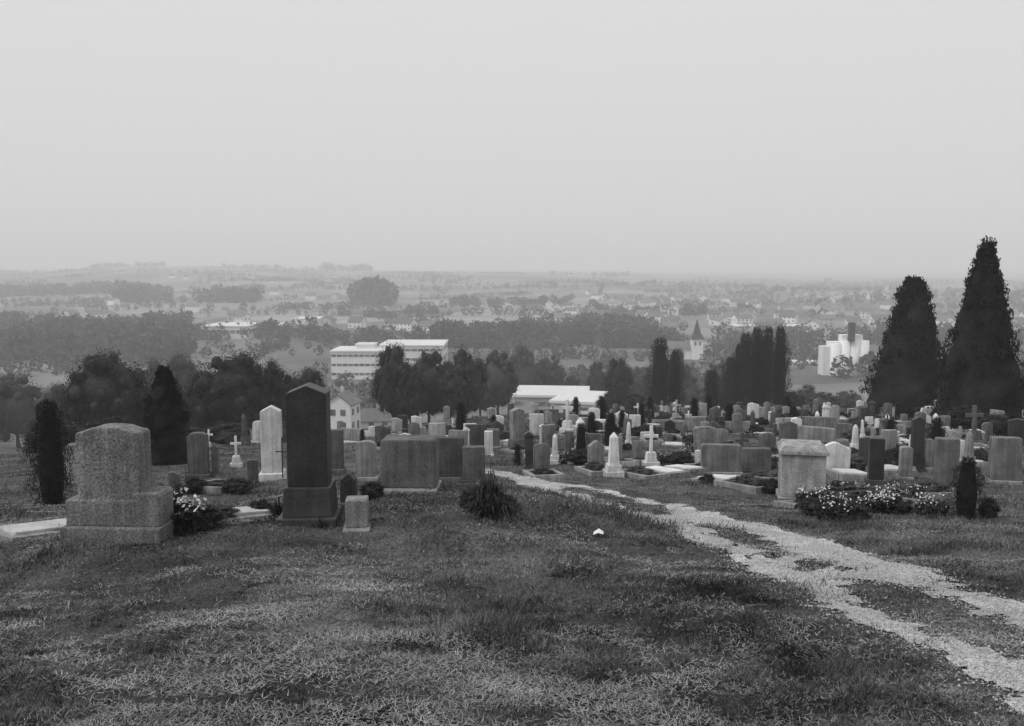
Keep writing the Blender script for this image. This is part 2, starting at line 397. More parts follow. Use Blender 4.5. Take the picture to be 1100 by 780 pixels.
# ------------------------------------------------------------------ foliage
def quads(c,s,r,outward=None):
    n=len(c); a=r.normal(size=(n,3)); 
    if outward is not None: 
        nn=outward+.9*r.normal(size=(n,3)); nn/=np.linalg.norm(nn,axis=1)[:,None]+1e-9; a=np.cross(nn,a)
    a/=np.linalg.norm(a,axis=1)[:,None]+1e-9
    b=np.cross(a,nn if outward is not None else r.normal(size=(n,3))); b/=np.linalg.norm(b,axis=1)[:,None]+1e-9
    s=np.asarray(s).reshape(-1,1) if np.ndim(s) else s
    v=np.stack([c-a*s,c-b*s*.55,c+a*s,c+b*s*.55],1).reshape(-1,3)
    f=(np.arange(n)*4)[:,None]+np.array([[0,1,2,3]])
    return v,f
def ico(sub):
    b=bmesh.new(); bmesh.ops.create_icosphere(b,subdivisions=sub,radius=1); v=np.array([q.co[:] for q in b.verts]); f=np.array([[w.index for w in q.verts] for q in b.faces]); b.free(); return v,f
IV,IF=ico(2)
def sph(r,n):
    d=r.normal(size=(n,3)); return d/np.linalg.norm(d,axis=1)[:,None]
def crown(kind,seed,n=9000,leaf=.013,mat='leaf',ex=.6):
    r=RS(seed); VV=[];TT=[];o=0
    def addt(v,f):
        nonlocal o
        if f.shape[1]==4: f=np.concatenate([f[:,[0,1,2]],f[:,[0,2,3]]])
        VV.append(v);TT.append(f+o);o+=len(v)
    if kind=='broad' or kind=='bush':
        nl=90; d=sph(r,nl); rr=r.rand(nl)**.33
        c=d*rr[:,None]*np.array([.41,.41,.41])+np.array([0,0,.52 if kind=='broad' else .45])
        if kind=='bush': c[:,2]=np.abs(c[:,2])*.9+.02
        c[:,:2]*= (1-.3*np.clip(c[:,2]-.6,0,1)/.4)[:,None]
        R_=.05+.075*r.rand(nl)
        for k in range(nl):
            m=int(n/nl*(R_[k]/.09)**2); dd=sph(r,m); rad_=R_[k]*(.6+.75*r.rand(m))
            pts=c[k]+dd*rad_[:,None]*np.array([1.15,1.15,.9]); v,f=quads(pts,leaf*(.5+.8*r.rand(m)),r,dd); addt(v,f)
            addt(c[k]+IV*R_[k]*.6*(.8+.4*r.rand(len(IV),1)),IF)
        addt(np.array([0,0,.48 if kind=='broad' else .35])+IV*np.array([.35,.35,.37])*(.75+.35*r.rand(len(IV),1)),IF)
    elif kind=='conifer':
        nb=560; zb=r.rand(nb)**.85*.95+.02; az=r.uniform(0,6.283,nb)
        pf=(1-zb)**ex
        rb=.53*pf*(.78+.24*r.rand(nb))*(1+.11*np.sin(az*2+zb*9+seed)+.09*np.sin(az*3-zb*17+seed))
        rb*=np.clip(.8+zb/.2*.2,.6,1)
        m=int(n/nb)
        for k in range(nb):
            t=r.rand(m)**.5; dr=np.array([math.cos(az[k]),math.sin(az[k]),0])
            lat=np.array([-dr[1],dr[0],0]); wdt=(1.1-t*.5)*.045
            up_=r.normal()*.015+.03
            pts=dr*(rb[k]*t)[:,None]+lat*(np.clip(r.normal(size=m),-1.8,1.8)*wdt)[:,None]+np.array([0,0,1.])*(np.minimum(zb[k],.97)+up_*t-.03*t**1.5+.013*np.clip(r.normal(size=m),-1.8,1.8))[:,None]
            v,f=quads(pts,leaf*(.6+.8*r.rand(m)),r); addt(v,f)
        a=np.linspace(0,6.283,15)[:-1]
        zz=np.linspace(.03,.95,14); ring=[]
        for z_ in zz:
            q=.41*(1-z_)**ex; ring.append(np.stack([np.cos(a)*q*(.78+.38*r.rand(14)),np.sin(a)*q*(.78+.38*r.rand(14)),np.full(14,z_)],-1))
        v=np.concatenate(ring); f=[]
        for q in range(13):
            for w in range(14): f.append([q*14+w,q*14+(w+1)%14,(q+1)*14+(w+1)%14,(q+1)*14+w])
        addt(v,np.array(f))
    elif kind=='column':
        m=n; z_=r.rand(m)**.9; a=r.uniform(0,6.283,m)
        pr=.5*np.sin(np.clip(z_*.86+.10,0,1)*math.pi)**.5*(1-.3*z_)
        lump=1+.2*np.sin(a*2+z_*14+seed)+.16*np.sin(a*3-z_*27+seed)+.1*np.sin(a*5+z_*51)
        rr=pr*lump*(.6+.5*r.rand(m)**.7)
        pts=np.stack([np.cos(a)*rr,np.sin(a)*rr,z_*.97+.05*r.rand(m)**2],-1); v,f=quads(pts,leaf*(.6+.8*r.rand(m)),r,np.stack([np.cos(a),np.sin(a),.6+0*a],-1)); addt(v,f)
        a=np.linspace(0,6.283,13)[:-1]; zz=np.linspace(.01,.9,12); ring=[]
        for q in zz:
            p_=.5*math.sin((q*.86+.1)*math.pi)**.5*(1-.3*q)*.62; ring.append(np.stack([np.cos(a)*p_,np.sin(a)*p_,np.full(12,q)],-1))
        v=np.concatenate(ring); f=[]
        for q in range(11):
            for w in range(12): f.append([q*12+w,q*12+(w+1)%12,(q+1)*12+(w+1)%12,(q+1)*12+w])
        addt(v,np.array(f))
    return np_mesh('crown',np.concatenate(VV),np.concatenate(TT),M[mat])
def tube(pts,rads,n=8):
    v=[];f=[]
    for k,(p,r_) in enumerate(zip(pts,rads)):
        for a in range(n): v.append((p[0]+r_*math.cos(6.283*a/n),p[1]+r_*math.sin(6.283*a/n),p[2]))
    for k in range(len(pts)-1):
        for a in range(n): f.append([k*n+a,k*n+(a+1)%n,(k+1)*n+(a+1)%n,(k+1)*n+a])
    return np.array(v),np.array(f)
def trunk_mesh(limbs=True):
    VV=[];FF=[];o=0
    L=[([(0,0,-.03),(.005,0,.12),(0,.01,.4),(0,0,.8)],[.035,.026,.018,.004])]
    if limbs:
        for a in range(7):
            t=a*2.4; z0=.2+.06*a; L.append(([(0,0,z0),(.12*math.cos(t),.12*math.sin(t),z0+.1),(.26*math.cos(t),.26*math.sin(t),z0+.25)],[.014,.009,.003]))
    for p,r_ in L:
        v,f=tube(p,r_); VV.append(v);FF.append(f+o);o+=len(v)
    return np_mesh('trunk',np.concatenate(VV),np.concatenate(FF),M['bark'])
TR=trunk_mesh(); TR2=trunk_mesh(False)
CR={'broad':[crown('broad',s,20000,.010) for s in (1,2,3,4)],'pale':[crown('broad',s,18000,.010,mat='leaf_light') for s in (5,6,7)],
    'conifer':[crown('conifer',11,34000,.010,'conifer',.78)],'conifer_full':[crown('conifer',12,36000,.011,'conifer',.56)],'column':[crown('column',s,8000,.014,'conifer') for s in (21,22,23)],
    'bush':[crown('bush',s,9000,.018,'leaf') for s in (31,32,33)],'bush_pale':[crown('bush',34,9000,.018,'leaf_light')]}
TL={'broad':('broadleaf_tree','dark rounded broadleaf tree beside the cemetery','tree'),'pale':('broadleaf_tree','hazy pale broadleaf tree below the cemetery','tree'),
 'conifer':('conifer_tree','tall dark pointed conifer with uneven branches','tree'),'conifer_full':('conifer_tree','broad full dark conifer with dense branches','tree'),'column':('columnar_tree','slim dark columnar evergreen tree','tree'),'bush':('shrub','dense dark evergreen shrub among the graves','shrub'),'bush_pale':('shrub','low leafy grey-green shrub among the graves','shrub')}
cnt=[0]
def tree(kind,px,py,wpx,D,label=None):
    x,y,z=at(px,D); h=ztop(py,D)-z; w=wpx*depth(D,z)/F
    return tree_w(kind,x,y,z,w,h,label)
def tree_w(kind,x,y,z,w,h,label=None,group=None):
    cnt[0]+=1; nm,lb,cat=TL[kind]
    r=obj(nm,None,(x,y,z),rot=rng.rand()*6.28); r['label']=label or lb; r['category']=cat
    if group: r['group']=group
    ms=CR[kind]; sc=(w*1.04,w*1.04,h); bsh=kind.startswith('bush')
    obj('crown' if not bsh else 'foliage',ms[cnt[0]%len(ms)],parent=r,scale=sc)
    if not bsh: obj('trunk',TR if kind in('broad','pale') else TR2,parent=r,scale=(min(w,h*.9),min(w,h*.9),h))
    else: obj('stem',TR2,parent=r,scale=(w,w,h*.8))
    return r
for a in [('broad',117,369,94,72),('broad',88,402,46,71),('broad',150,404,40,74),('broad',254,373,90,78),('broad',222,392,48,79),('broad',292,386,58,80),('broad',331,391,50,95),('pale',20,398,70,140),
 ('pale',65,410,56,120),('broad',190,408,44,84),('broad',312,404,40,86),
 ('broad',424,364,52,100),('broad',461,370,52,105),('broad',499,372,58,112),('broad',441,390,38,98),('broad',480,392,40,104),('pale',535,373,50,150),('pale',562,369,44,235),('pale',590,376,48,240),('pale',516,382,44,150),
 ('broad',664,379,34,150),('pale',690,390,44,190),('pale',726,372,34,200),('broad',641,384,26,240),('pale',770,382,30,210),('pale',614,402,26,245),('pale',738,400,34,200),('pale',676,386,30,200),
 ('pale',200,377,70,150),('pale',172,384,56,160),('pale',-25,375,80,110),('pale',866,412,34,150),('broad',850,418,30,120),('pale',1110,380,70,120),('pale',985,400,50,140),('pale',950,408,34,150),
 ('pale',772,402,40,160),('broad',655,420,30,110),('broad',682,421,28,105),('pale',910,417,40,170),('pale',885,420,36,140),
 ('column',708,363,30,115),('column',724,376,22,118),('column',764,398,24,105),('column',784,384,26,110),('column',799,357,24,110),('column',811,352,23,112),('column',823,351,22,111),('column',836,351,24,113),('column',793,370,24,112),('column',817,366,24,113),
 ('conifer_full',975,296,92,60),('conifer',1050,258,112,45),('conifer_full',180,392,62,26),('column',57,430,44,15),
 ('bush',1037,430,50,42),('bush',1075,440,60,36),('bush',1000,432,36,55),('bush',120,440,70,45),('bush',250,450,70,48),('bush',310,448,50,50),('bush',60,440,70,50),('bush',205,455,50,42)]:
    tree(*a)
# ------------------------------------------------------------------ distant woods (uncountable)
def wood(name,items,seed):
    r=RS(seed); P_=[];Hh=[];W_=[]
    for (px0,px1,d0,d1,h,n) in items:
        D=np.sqrt(r.uniform(d0*d0,d1*d1,n)); px=r.uniform(px0,px1,n); x=(px-CX)/F*D
        kp_=vnoise(x/45+7,D/60,41)>.33
        D=D[kp_]; x=x[kp_]; n=len(x)
        hh=h*(.5+.8*r.rand(n))*(.75+.5*vnoise(x/30,D/40,43)); P_.append(np.stack([x,D,H(x,D)],-1)); Hh.append(hh); W_.append(hh*(.36+.2*r.rand(n)))
    build_wood(name,np.concatenate(P_),np.concatenate(Hh),np.concatenate(W_),r)
def build_wood(name,p,h,w,r,k=80):
    pxx=CX+F*p[:,0]/(p[:,1]*cp-p[:,2]*sp); gap=(pxx>737)&(pxx<760)&(p[:,1]>430)&(p[:,1]<850)
    p=p[~gap]; h=h[~gap]; w=w[~gap]
    n=len(p); d=sph(r,n*k).reshape(n,k,3)
    rad_=(.75+.35*r.rand(n,k,1)); ctr=p+np.stack([0*h,0*h,h*.52],-1)
    sc=np.stack([w,w,h*.5],-1)[:,None,:]
    c=(ctr[:,None,:]+d*rad_*sc).reshape(-1,3)
    s=np.repeat(w*.34,k)*(.6+.8*r.rand(n*k))
    a=sph(r,n*k)*s[:,None]; b=sph(r,n*k)*s[:,None]
    v=np.stack([c-a,c+a*.6+b*.4,c-b],1).reshape(-1,3); f=np.arange(n*k*3).reshape(-1,3)
    obj(name,np_mesh(name,v,f,M['farleaf']),kind='stuff')
wood('valley_wood',[(-120,200,430,700,11,760),(200,340,590,660,8,80),(470,725,530,580,10,400),(560,700,600,700,9,140),(770,1180,520,640,8,150),(330,480,560,620,7,70)],1)
wood('hillside_wood',[(125,280,1150,1350,15,260),(0,120,1350,1600,12,160),(385,418,1080,1160,24,26),(480,600,1050,1120,9,80),(350,400,2900,3150,20,50),(430,470,900,930,8,25),
   (590,680,2800,3100,11,60),(100,180,2950,3150,12,70),(-100,60,2900,3150,12,70),(240,350,2950,3150,9,70),(730,1000,1500,2200,9,220),(900,1150,1000,1500,9,160),(640,760,860,960,8,80)],2)
r=RS(9); PP=[];HH=[];WW=[]
for k in range(230):
    D=r.uniform(450,2900) if k<190 else r.uniform(400,640); px=r.uniform(-120,1220); x=(px-CX)/F*D; L=r.uniform(60,280)*(D/1200)**.3; a=r.uniform(-.35,.35) if r.rand()<.6 else r.uniform(.6,2.2)
    if D<640: L*=.5
    n=max(3,int(L/r.uniform(5,12))); t=np.linspace(0,1,n)+r.normal(size=n)*.01; xx=x+np.cos(a)*L*t; yy=D+np.sin(a)*L*t+r.normal(size=n)*2
    hh=(2.5+6*r.rand(n)); PP.append(np.stack([xx,yy,H(xx,yy)],-1)); HH.append(hh); WW.append(hh*.5)
for (px,D,n,h,sp_) in [(60,410,20,8,40),(300,400,9,6,50),(560,330,20,6,60),(860,430,30,7,70),(680,360,26,8,50),(1000,400,40,8,50),(330,330,18,7,40),(440,300,16,7,30)]:
    x=(px-CX)/F*D+r.normal(size=n)*sp_*.5; y=D+r.normal(size=n)*12; hh=h*(.6+.6*r.rand(n)); PP.append(np.stack([x,y,H(x,y)],-1)); HH.append(hh); WW.append(hh*.48)
build_wood('field_hedgerows',np.concatenate(PP),np.concatenate(HH),np.concatenate(WW),r,70)
# ------------------------------------------------------------------ buildings
UB={}
def ubox(mat):
    if mat not in UB: UB[mat]=MB().frustum(1,1,0,1,bev=0).done('panel',M[mat])
    return UB[mat]
def sbox(name,parent,w,d,h,x,y,z,mat): return obj(name,ubox(mat),(x,y,z),parent,scale=(w,d,h))
def house(x,y,z,w,l,hw,hr,rot,label,wall='wall',roof='roof',detail=2,group=None,name='house'):
    r=obj(name,None,(x,y,z),rot=rot); r['label']=label; r['category']='house'
    if group: r['group']=group
    b=bmesh.new()
    o=[(-l/2,-1.5),(l/2,-1.5),(l/2,hw),(0,hw+hr),(-l/2,hw)]
    A_=[b.verts.new((-w/2,p,q)) for p,q in o]; B_=[b.verts.new((w/2,p,q)) for p,q in o]
    b.faces.new(A_[::-1]); b.faces.new(B_)
    for i in range(5): b.faces.new((A_[i],A_[(i+1)%5],B_[(i+1)%5],B_[i]))
    bmesh.ops.recalc_face_normals(b,faces=b.faces)
    me=bpy.data.meshes.new('wall'); b.to_mesh(me); b.free(); me.materials.append(M[wall]); obj('wall',me,parent=r)
    s=hr/(l/2); ov=.5; t=.22
    o=[(-l/2-ov,hw-ov*s+.05),(0,hw+hr+.05),(l/2+ov,hw-ov*s+.05),(l/2+ov,hw-ov*s+.05+t),(0,hw+hr+.05+t),(-l/2-ov,hw-ov*s+.05+t)]
    b=bmesh.new(); A_=[b.verts.new((-w/2-.4,p,q)) for p,q in o]; B_=[b.verts.new((w/2+.4,p,q)) for p,q in o]
    b.faces.new(A_[::-1]); b.faces.new(B_)
    for i in range(6): b.faces.new((A_[i],A_[(i+1)%6],B_[(i+1)%6],B_[i]))
    bmesh.ops.recalc_face_normals(b,faces=b.faces)
    me=bpy.data.meshes.new('roof'); b.to_mesh(me); b.free(); me.materials.append(M[roof]); ro=obj('roof',me,parent=r)
    if detail>=1: sbox('chimney',ro,.7,.7,hr*.5+1.0,w*.2,l*.1,hw+hr*.55,'wall_grey')
    if detail>=2:
        nw=max(2,int(w/3)); st_=2 if hw>4.5 else 1
        for f_ in range(st_):
            for k in range(nw):
                xx=-w/2+w*(k+.5)/nw
                if f_==0 and k==nw//2: sbox('door',r,1.1,.08,2.1,xx,-l/2-.02,0,'glass'); continue
                sbox('window',r,1.2,.08,1.3,xx,-l/2-.02,1.0+2.7*f_,'glass')
        for yy in (-l*.2,l*.2):
            sbox('window',r,.08,1.1,1.3,-w/2-.02,yy,1.0+2.7*(st_-1),'glass'); sbox('window',r,.08,1.1,1.3,w/2+.02,yy,1.0+2.7*(st_-1),'glass')
    return r
x,y,z=at(369,190); zt=ztop(421,190)
house(x,y,z,6,5.4,zt-z-2.2,2.0,math.radians(80),'small white plastered house with grey gable roof','wall','roof',2)
x,y,z=at(398,205); zt=ztop(440,205); house(x,y,z,9,8,zt-z-2,2,.2,'low white house with dark roof behind the graves','wall','roof',2)
def hall(px0,px1,ytop,D,dep,label,rot=0,wall='wall',roof='roof_light',hh=None,strips=1,nb=8,name='hall'):
    x,y,z=at((px0+px1)/2,D); w=(px1-px0)*depth(D,z)/F; h=hh or (ztop(ytop,D)-z)
    r=obj(name,None,(x,y+dep/2,z),rot=rot); r['label']=label; r['category']='building'
    sbox('wall',r,w,dep,h+2,0,0,-2,wall)
    sbox('roof',r,w+.8,dep+.8,.5,0,0,h+.004,roof)
    for s_ in range(strips):
        zz=h*(s_+.45)/strips
        for k in range(nb):
            sbox('window',r,w/nb*.86,.1,h/strips*.26,-w/2+w*(k+.5)/nb,-dep/2-.03,zz,'glass')
        sbox('window',r,.1,dep*.8,h/strips*.26,w/2+.03,0,zz,'glass')
    sbox('door',r,2.2,.12,2.6,-w*.3,-dep/2-.04,0,'wall_grey')
    return r
hall(556,634,427,200,16,'long low hall with pale flat roof below the cemetery',rot=-.1,wall='wall_grey',strips=1,nb=9)
hall(604,650,434,172,15,'low white shed with pale roof',rot=-.3,wall='wall',strips=1,nb=3)
hall(356,416,378,385,22,'white modern factory block with ribbon windows',strips=3,nb=10,name='factory_building')
hall(408,476,372,405,30,'long white factory wing with flat roof',strips=3,nb=10,name='factory_building')
hall(383,402,371,395,10,'small rooftop block of white factory',strips=1,nb=2,name='factory_building')
hall(216,266,351,600,40,'long white flat industrial hall in the valley',strips=1,nb=8,name='industrial_hall')
hall(266,288,353,640,30,'lower grey industrial annex in the valley',strips=1,nb=3,wall='wall_grey',name='industrial_hall')
hall(290,312,350,680,30,'white workshop hall with pale roof in the valley',strips=1,nb=4,name='industrial_hall')
hall(313,345,343,800,35,'distant long white hall with pale roof',strips=1,nb=4,name='industrial_hall')
hall(766,792,346,800,20,'distant long grey hall near the church',strips=1,nb=5,wall='wall_grey',name='industrial_hall')
hall(790,880,351,700,24,'long low pale hall across the valley village',strips=1,nb=9,wall='wall_grey',name='industrial_hall')
hall(858,886,391,440,14,'low pale storage building beside the silo',strips=1,nb=3,wall='wall_grey',name='industrial_hall')
# silo
DS=400
x,y,z=at(908,DS)
r0=obj('grain_silo',None,(x,y,z-1)); r0['label']='tall white grain silo with rounded bins and dark elevator tower'; r0['category']='silo'
hb=ztop(366,DS)-z+1
def cyl(name,parent,rx,h,X_,Y_,Z_,mat,n=24):
    v,f=tube([(0,0,0),(0,0,h),(0,0,h+.01)],[rx,rx,.001],n); me=np_mesh(name,v,f,M[mat]); me.polygons.foreach_set('use_smooth',[k<n for k in range(len(f))]); return obj(name,me,(X_,Y_,Z_),parent)
sbox('core_block',r0,16.6,6.5,hb-.6,1.5,3.0,0,'wall')
for k in range(4): cyl('silo_bin',r0,2.4,hb-1.2*(k==0),-4.6+k*4.1,.6,0,'wall')
sbox('headhouse',r0,9,5,ztop(360,DS)-z+1-hb+.1,2.5,2.4,hb-.1,'wall')
sbox('elevator_tower',r0,2.4,2.4,ztop(346,DS)-z+1-hb,1.4,-1.6,hb,'dark')
sbox('side_block',r0,3.2,6,hb*.84,-8.55,3.0,0,'wall')
# church
DC=470
x,y,z=at(748,DC); r0=obj('church',None,(x,y,z)); r0['label']='white village church with pointed dark spire'; r0['category']='church'
zt=ztop(343,DC)-z; ze=ztop(364,DC)-z
sbox('tower',r0,5.6,5.6,ze+1,0,0,-1,'wall')
m=MB().frustum(7.0,7.0,ze,ze+(zt-ze)*.28,3.6,3.6,bev=0).frustum(3.6,3.6,ze+(zt-ze)*.28+.003,zt,.2,.2,bev=0); obj('spire',m.done('spire',M['dark']),parent=r0)
for sx in (-1,1): sbox('belfry_window',r0,.9,.1,1.8,sx*1.2,-2.84,ze-3.2,'glass')
sbox('nave',r0,16,8,6,-11.0,3,-1,'wall')
m=MB().prism([(-4.6,0),(4.6,0),(0,4)],16.6,bev=0); obj('nave_roof',m.done('nave_roof',M['roof']),(-11.4,3,5.0),r0,rot=math.pi/2)
# village houses
rh=RS(12); HL=[(579,334,1),(590,331,1),(598,333,1),(611,333,1),(574,347,1),(586,346,1),(597,347,1),(608,348,1),(618,347,1),(636,336,0),(640,348,0),(655,352,0),(668,350,1),(684,352,0),(700,360,1),(708,362,1),(716,357,0),
 (384,351,1),(421,352,1),(437,354,1),(457,356,1),(463,358,1),(261,347,1),(253,343,0),(105,344,1),(117,343,0),(185,298,1),(200,299,1),(352,351,0),(340,338,0),(660,362,0),(770,348,1)]
for k in range(105):
    HL.append((rh.uniform(630,1130),rh.uniform(315,358) ,int(rh.rand()<.65)))
for k in range(22): HL.append((rh.uniform(-40,620),rh.uniform(300,342),int(rh.rand()<.6)))
WL=[('wall','white plastered'),('wall_grey','grey plastered')]
for n,(a,b_,wt) in enumerate(HL):
    if 736<a<762 and b_>335: continue
    x,y,z=gat(a,b_+1)
    wl=WL[0 if wt else 1]; near_=y<900
    house(x,y,z,rh.uniform(10,15),rh.uniform(8,10),rh.uniform(4,6.5),rh.uniform(2.2,3.6),rh.choice([0,1.57,.3,-.4])+rh.normal()*.15,
      wl[1]+' village house with tiled gable roof',wl[0],'roof',2 if near_ else 1,'village houses across the valley')
# ------------------------------------------------------------------ hand-placed graves
G=[(131,453,579,107,'winged','granite_plain',.26,-.05,'large speckled granite headstone on wide winged base'),
 (92,475,520,38,'flat','granite',.25,0,'plain grey headstone beside dark juniper'),
 (214,463,514,23,'arch','mid',.2,.1,None),(232,476,512,9,'column','mid',.2,0,None),(254,467,502,14,'cross','white',.2,.1,'small white marble cross headstone'),
 (293,434,516,21,'gable','white',.3,.12,'white marble pillar with shallow pointed top'),
 (334,409,558,62,'pillar','dark',.34,.05,'tall dark pointed stele on broad pedestal'),
 (384,532,566,26,'flat','concrete',.25,.1,'small squat concrete marker block beside dark stele'),
 (304,468,520,16,'iron_cross','mid',.2,.1,None),
 (362,460,508,16,'flat','mid',.2,0,None),(394,472,516,23,'arch','granite',.2,0,None),
 (441,467,526,58,'wide','granite',.32,-.04,'broad grey granite headstone with rounded edges'),
 (484,468,516,30,'wide','mid',.25,.0,None),(509,478,518,26,'flat','mid',.25,.1,None),(375,505,540,18,'serp','mid',.2,0,None),
 (659,463,512,20,'obelisk','white',.3,.1,'white stone obelisk on stepped pedestal'),(699,456,502,19,'cross','white',.2,.1,'white stone cross on tapered pedestal'),
 (596,465,498,12,'obelisk','white',.2,0,None),(568,463,491,10,'column','white',.2,0,None),(640,472,502,19,'serp','granite',.2,.1,None),(611,462,492,10,'flat','mid',.2,0,None),
 (774,476,509,42,'wide','granite',.25,-.1,'low wide grey headstone beside gravel path'),(812,480,506,30,'wide','mid',.25,-.1,None),
 (860,474,534,50,'monument','concrete',.75,-.22,'pale block monument with capstone beside the path'),
 (940,469,520,17,'flat','dark',.2,-.2,'narrow dark headstone behind flower bed'),(984,446,506,18,'pillar','dark',.25,-.15,'tall dark pillar gravestone'),
 (1015,469,528,26,'flat','granite',.25,-.3,'pale upright granite headstone beside round shrub'),(1000,470,505,20,'slope','granite',.2,-.2,None),
 (918,455,485,11,'obelisk','white',.2,0,None),(950,448,478,12,'column','mid',.2,0,None),(1040,462,500,14,'obelisk','granite',.2,0,None),(885,447,474,26,'wide','granite',.2,-.1,None),
 (846,458,490,16,'arch','mid',.2,-.1,None),(972,478,515,14,'arch','granite',.2,-.2,None),(1078,468,520,30,'wide','granite',.25,-.2,None),
 (525,462,490,10,'flat','white',.2,0,None),(501,458,492,8,'column','white',.2,0,None),(675,452,482,9,'obelisk','white',.2,0,None),(583,455,478,8,'column','white',.2,0,None),
 (188,505,528,12,'slope','mid',.15,.1,None),(272,492,522,12,'arch','mid',.15,.1,None),(200,500,522,9,'iron_cross','mid',.1,.1,None)]
occ=[]
for (xc,yt,yb,wp,kind,mat,t,rot,lab) in G:
    x,y,z=gat(xc,yb); s_=depth(y,z)/F; h=(yb-yt)*s_; w=wp*s_
    place_grave(kind,mat,x,y,z,w if kind not in('flat','arch','serp','slope') else w/1.1,h,min(t,w*.9),rot,lab); occ.append((x,y,max(w,.8)))
def kerb_grave(x,y,z,w,l,rot,cover,group='pale grave surrounds between headstones',hk=.12):
    r=obj('grave_surround',None,(x,y,z),rot=rot); r['label']='pale stone kerb around a planted grave plot' if not cover else 'pale stone cover slab lying on a grave'; r['category']='grave surround'; r['group']=group
    sl=(float(H(x,y+l/2))-float(H(x,y-l/2)))/l; r.rotation_euler=(math.atan(sl),0,rot)
    b=MB().frustum(.10,l,-.1,hk,cx=-w/2).frustum(.10,l,-.1,hk,cx=w/2).frustum(w-.104,.1,-.1,hk-.003,cy=-l/2+.05).frustum(w-.104,.1,-.1,hk-.003,cy=l/2-.05)
    obj('kerb',b.done('kerb',M['concrete']),parent=r)
    if cover: obj('cover_slab',MB().frustum(max(w*.84,.12),l*.86,-.02,hk+.03).done('cover_slab',M['slab']),parent=r)
    elif cover is not None and cover<0: pass
    else:
        obj('planting',CR['bush' if rng.rand()<.5 else 'bush_pale'][0],(0,0,-.05),r,scale=(w*.95,l*.8,rng.uniform(.22,.5)))
kerb_grave(*gat(47,572),.45,.9,-.6,1,hk=.05); kerb_grave(*gat(258,556),.3,.6,-.9,1,hk=.05)
for (px,py,w,l,rot,cv) in [(712,510,.55,1.3,.5,1),(735,507,.5,1.3,.45,1),(778,519,.6,1.4,.5,1),(806,524,.7,1.4,.4,0),(822,516,.7,1.5,.4,0),(690,512,.6,1.3,.5,0),
   (1000,535,1.0,1.2,.1,0),(640,508,.6,1.2,.3,0),(235,525,.8,1.4,-.2,0),(555,480,.7,1.4,.2,0),(455,500,.8,1.6,0,0),(912,546,1.9,1.0,.15,0)]:
    x,y,z=gat(px,py); kerb_grave(x,y,z,w,l,rot,cv); occ.append((x,y,.9))
kinds=['flat','arch','round','gable','serp','slope','wide','wings3','obelisk','cross','column','pillar','monument','iron_cross','shoulder']
kp=np.array([.17,.12,.04,.09,.08,.09,.11,.05,.05,.06,.08,.02,.01,.05,.01]); kp/=kp.sum()
dims={'flat':(.46,.85,.14),'arch':(.46,.88,.14),'round':(.45,.85,.14),'gable':(.44,.95,.16),'serp':(.55,.8,.14),'slope':(.48,.8,.14),'wide':(.95,.6,.2),'wings3':(1.1,.8,.18),'obelisk':(.42,1.2,.42),'cross':(.55,1.1,.3),
 'column':(.33,1.05,.33),'pillar':(.6,1.2,.3),'monument':(.6,.8,.45),'iron_cross':(.55,1.05,.1),'shoulder':(.5,.9,.16)}
mats=['granite','mid','white','dark','concrete']; mpb=[.30,.20,.21,.11,.18]
TS={};TJ={}
rg=RS(78); ng=0; NPOS=[]
def fits(x,y,r_): return not any(abs(x-a)<(b2+r_)*.6 and abs(y-b)<.8 for a,b,b2 in occ)
yy=22.5
while yy<74:
    half=yy*.62; xx=-half*.62
    while xx<half:
        xx+=rg.uniform(.6,1.35)*(1+(yy-23)/65)
        y=yy+rg.normal()*.7+.05*xx; x=xx
        pxx=CX+F*x/depth(y,float(H(x,y)))
        if pxx<185 or pxx>1100: continue
        if pxx<655 and y>54: continue
        pk=.80 if pxx>560 else .6
        if pxx<480: pk=.34
        if pxx<330: pk=.2
        if vnoise(np.array([x/5.]),np.array([y/4.]),51)[0]<.22: pk*=.4
        if rg.rand()>pk: continue
        if not fits(x,y,.5): continue
        if is_path(np.array([x]),np.array([y]))[0]: continue
        if pxx<405 and y<34 : continue
        NPOS.append((x,y))
    yy+=rg.uniform(2.0,2.9)*(1+(yy-23)/110)
print('candidate graves',len(NPOS),'far',yy)
if len(NPOS)>256:
    idx=sorted(rg.choice(len(NPOS),256,replace=False)); NPOS=[NPOS[q] for q in idx]
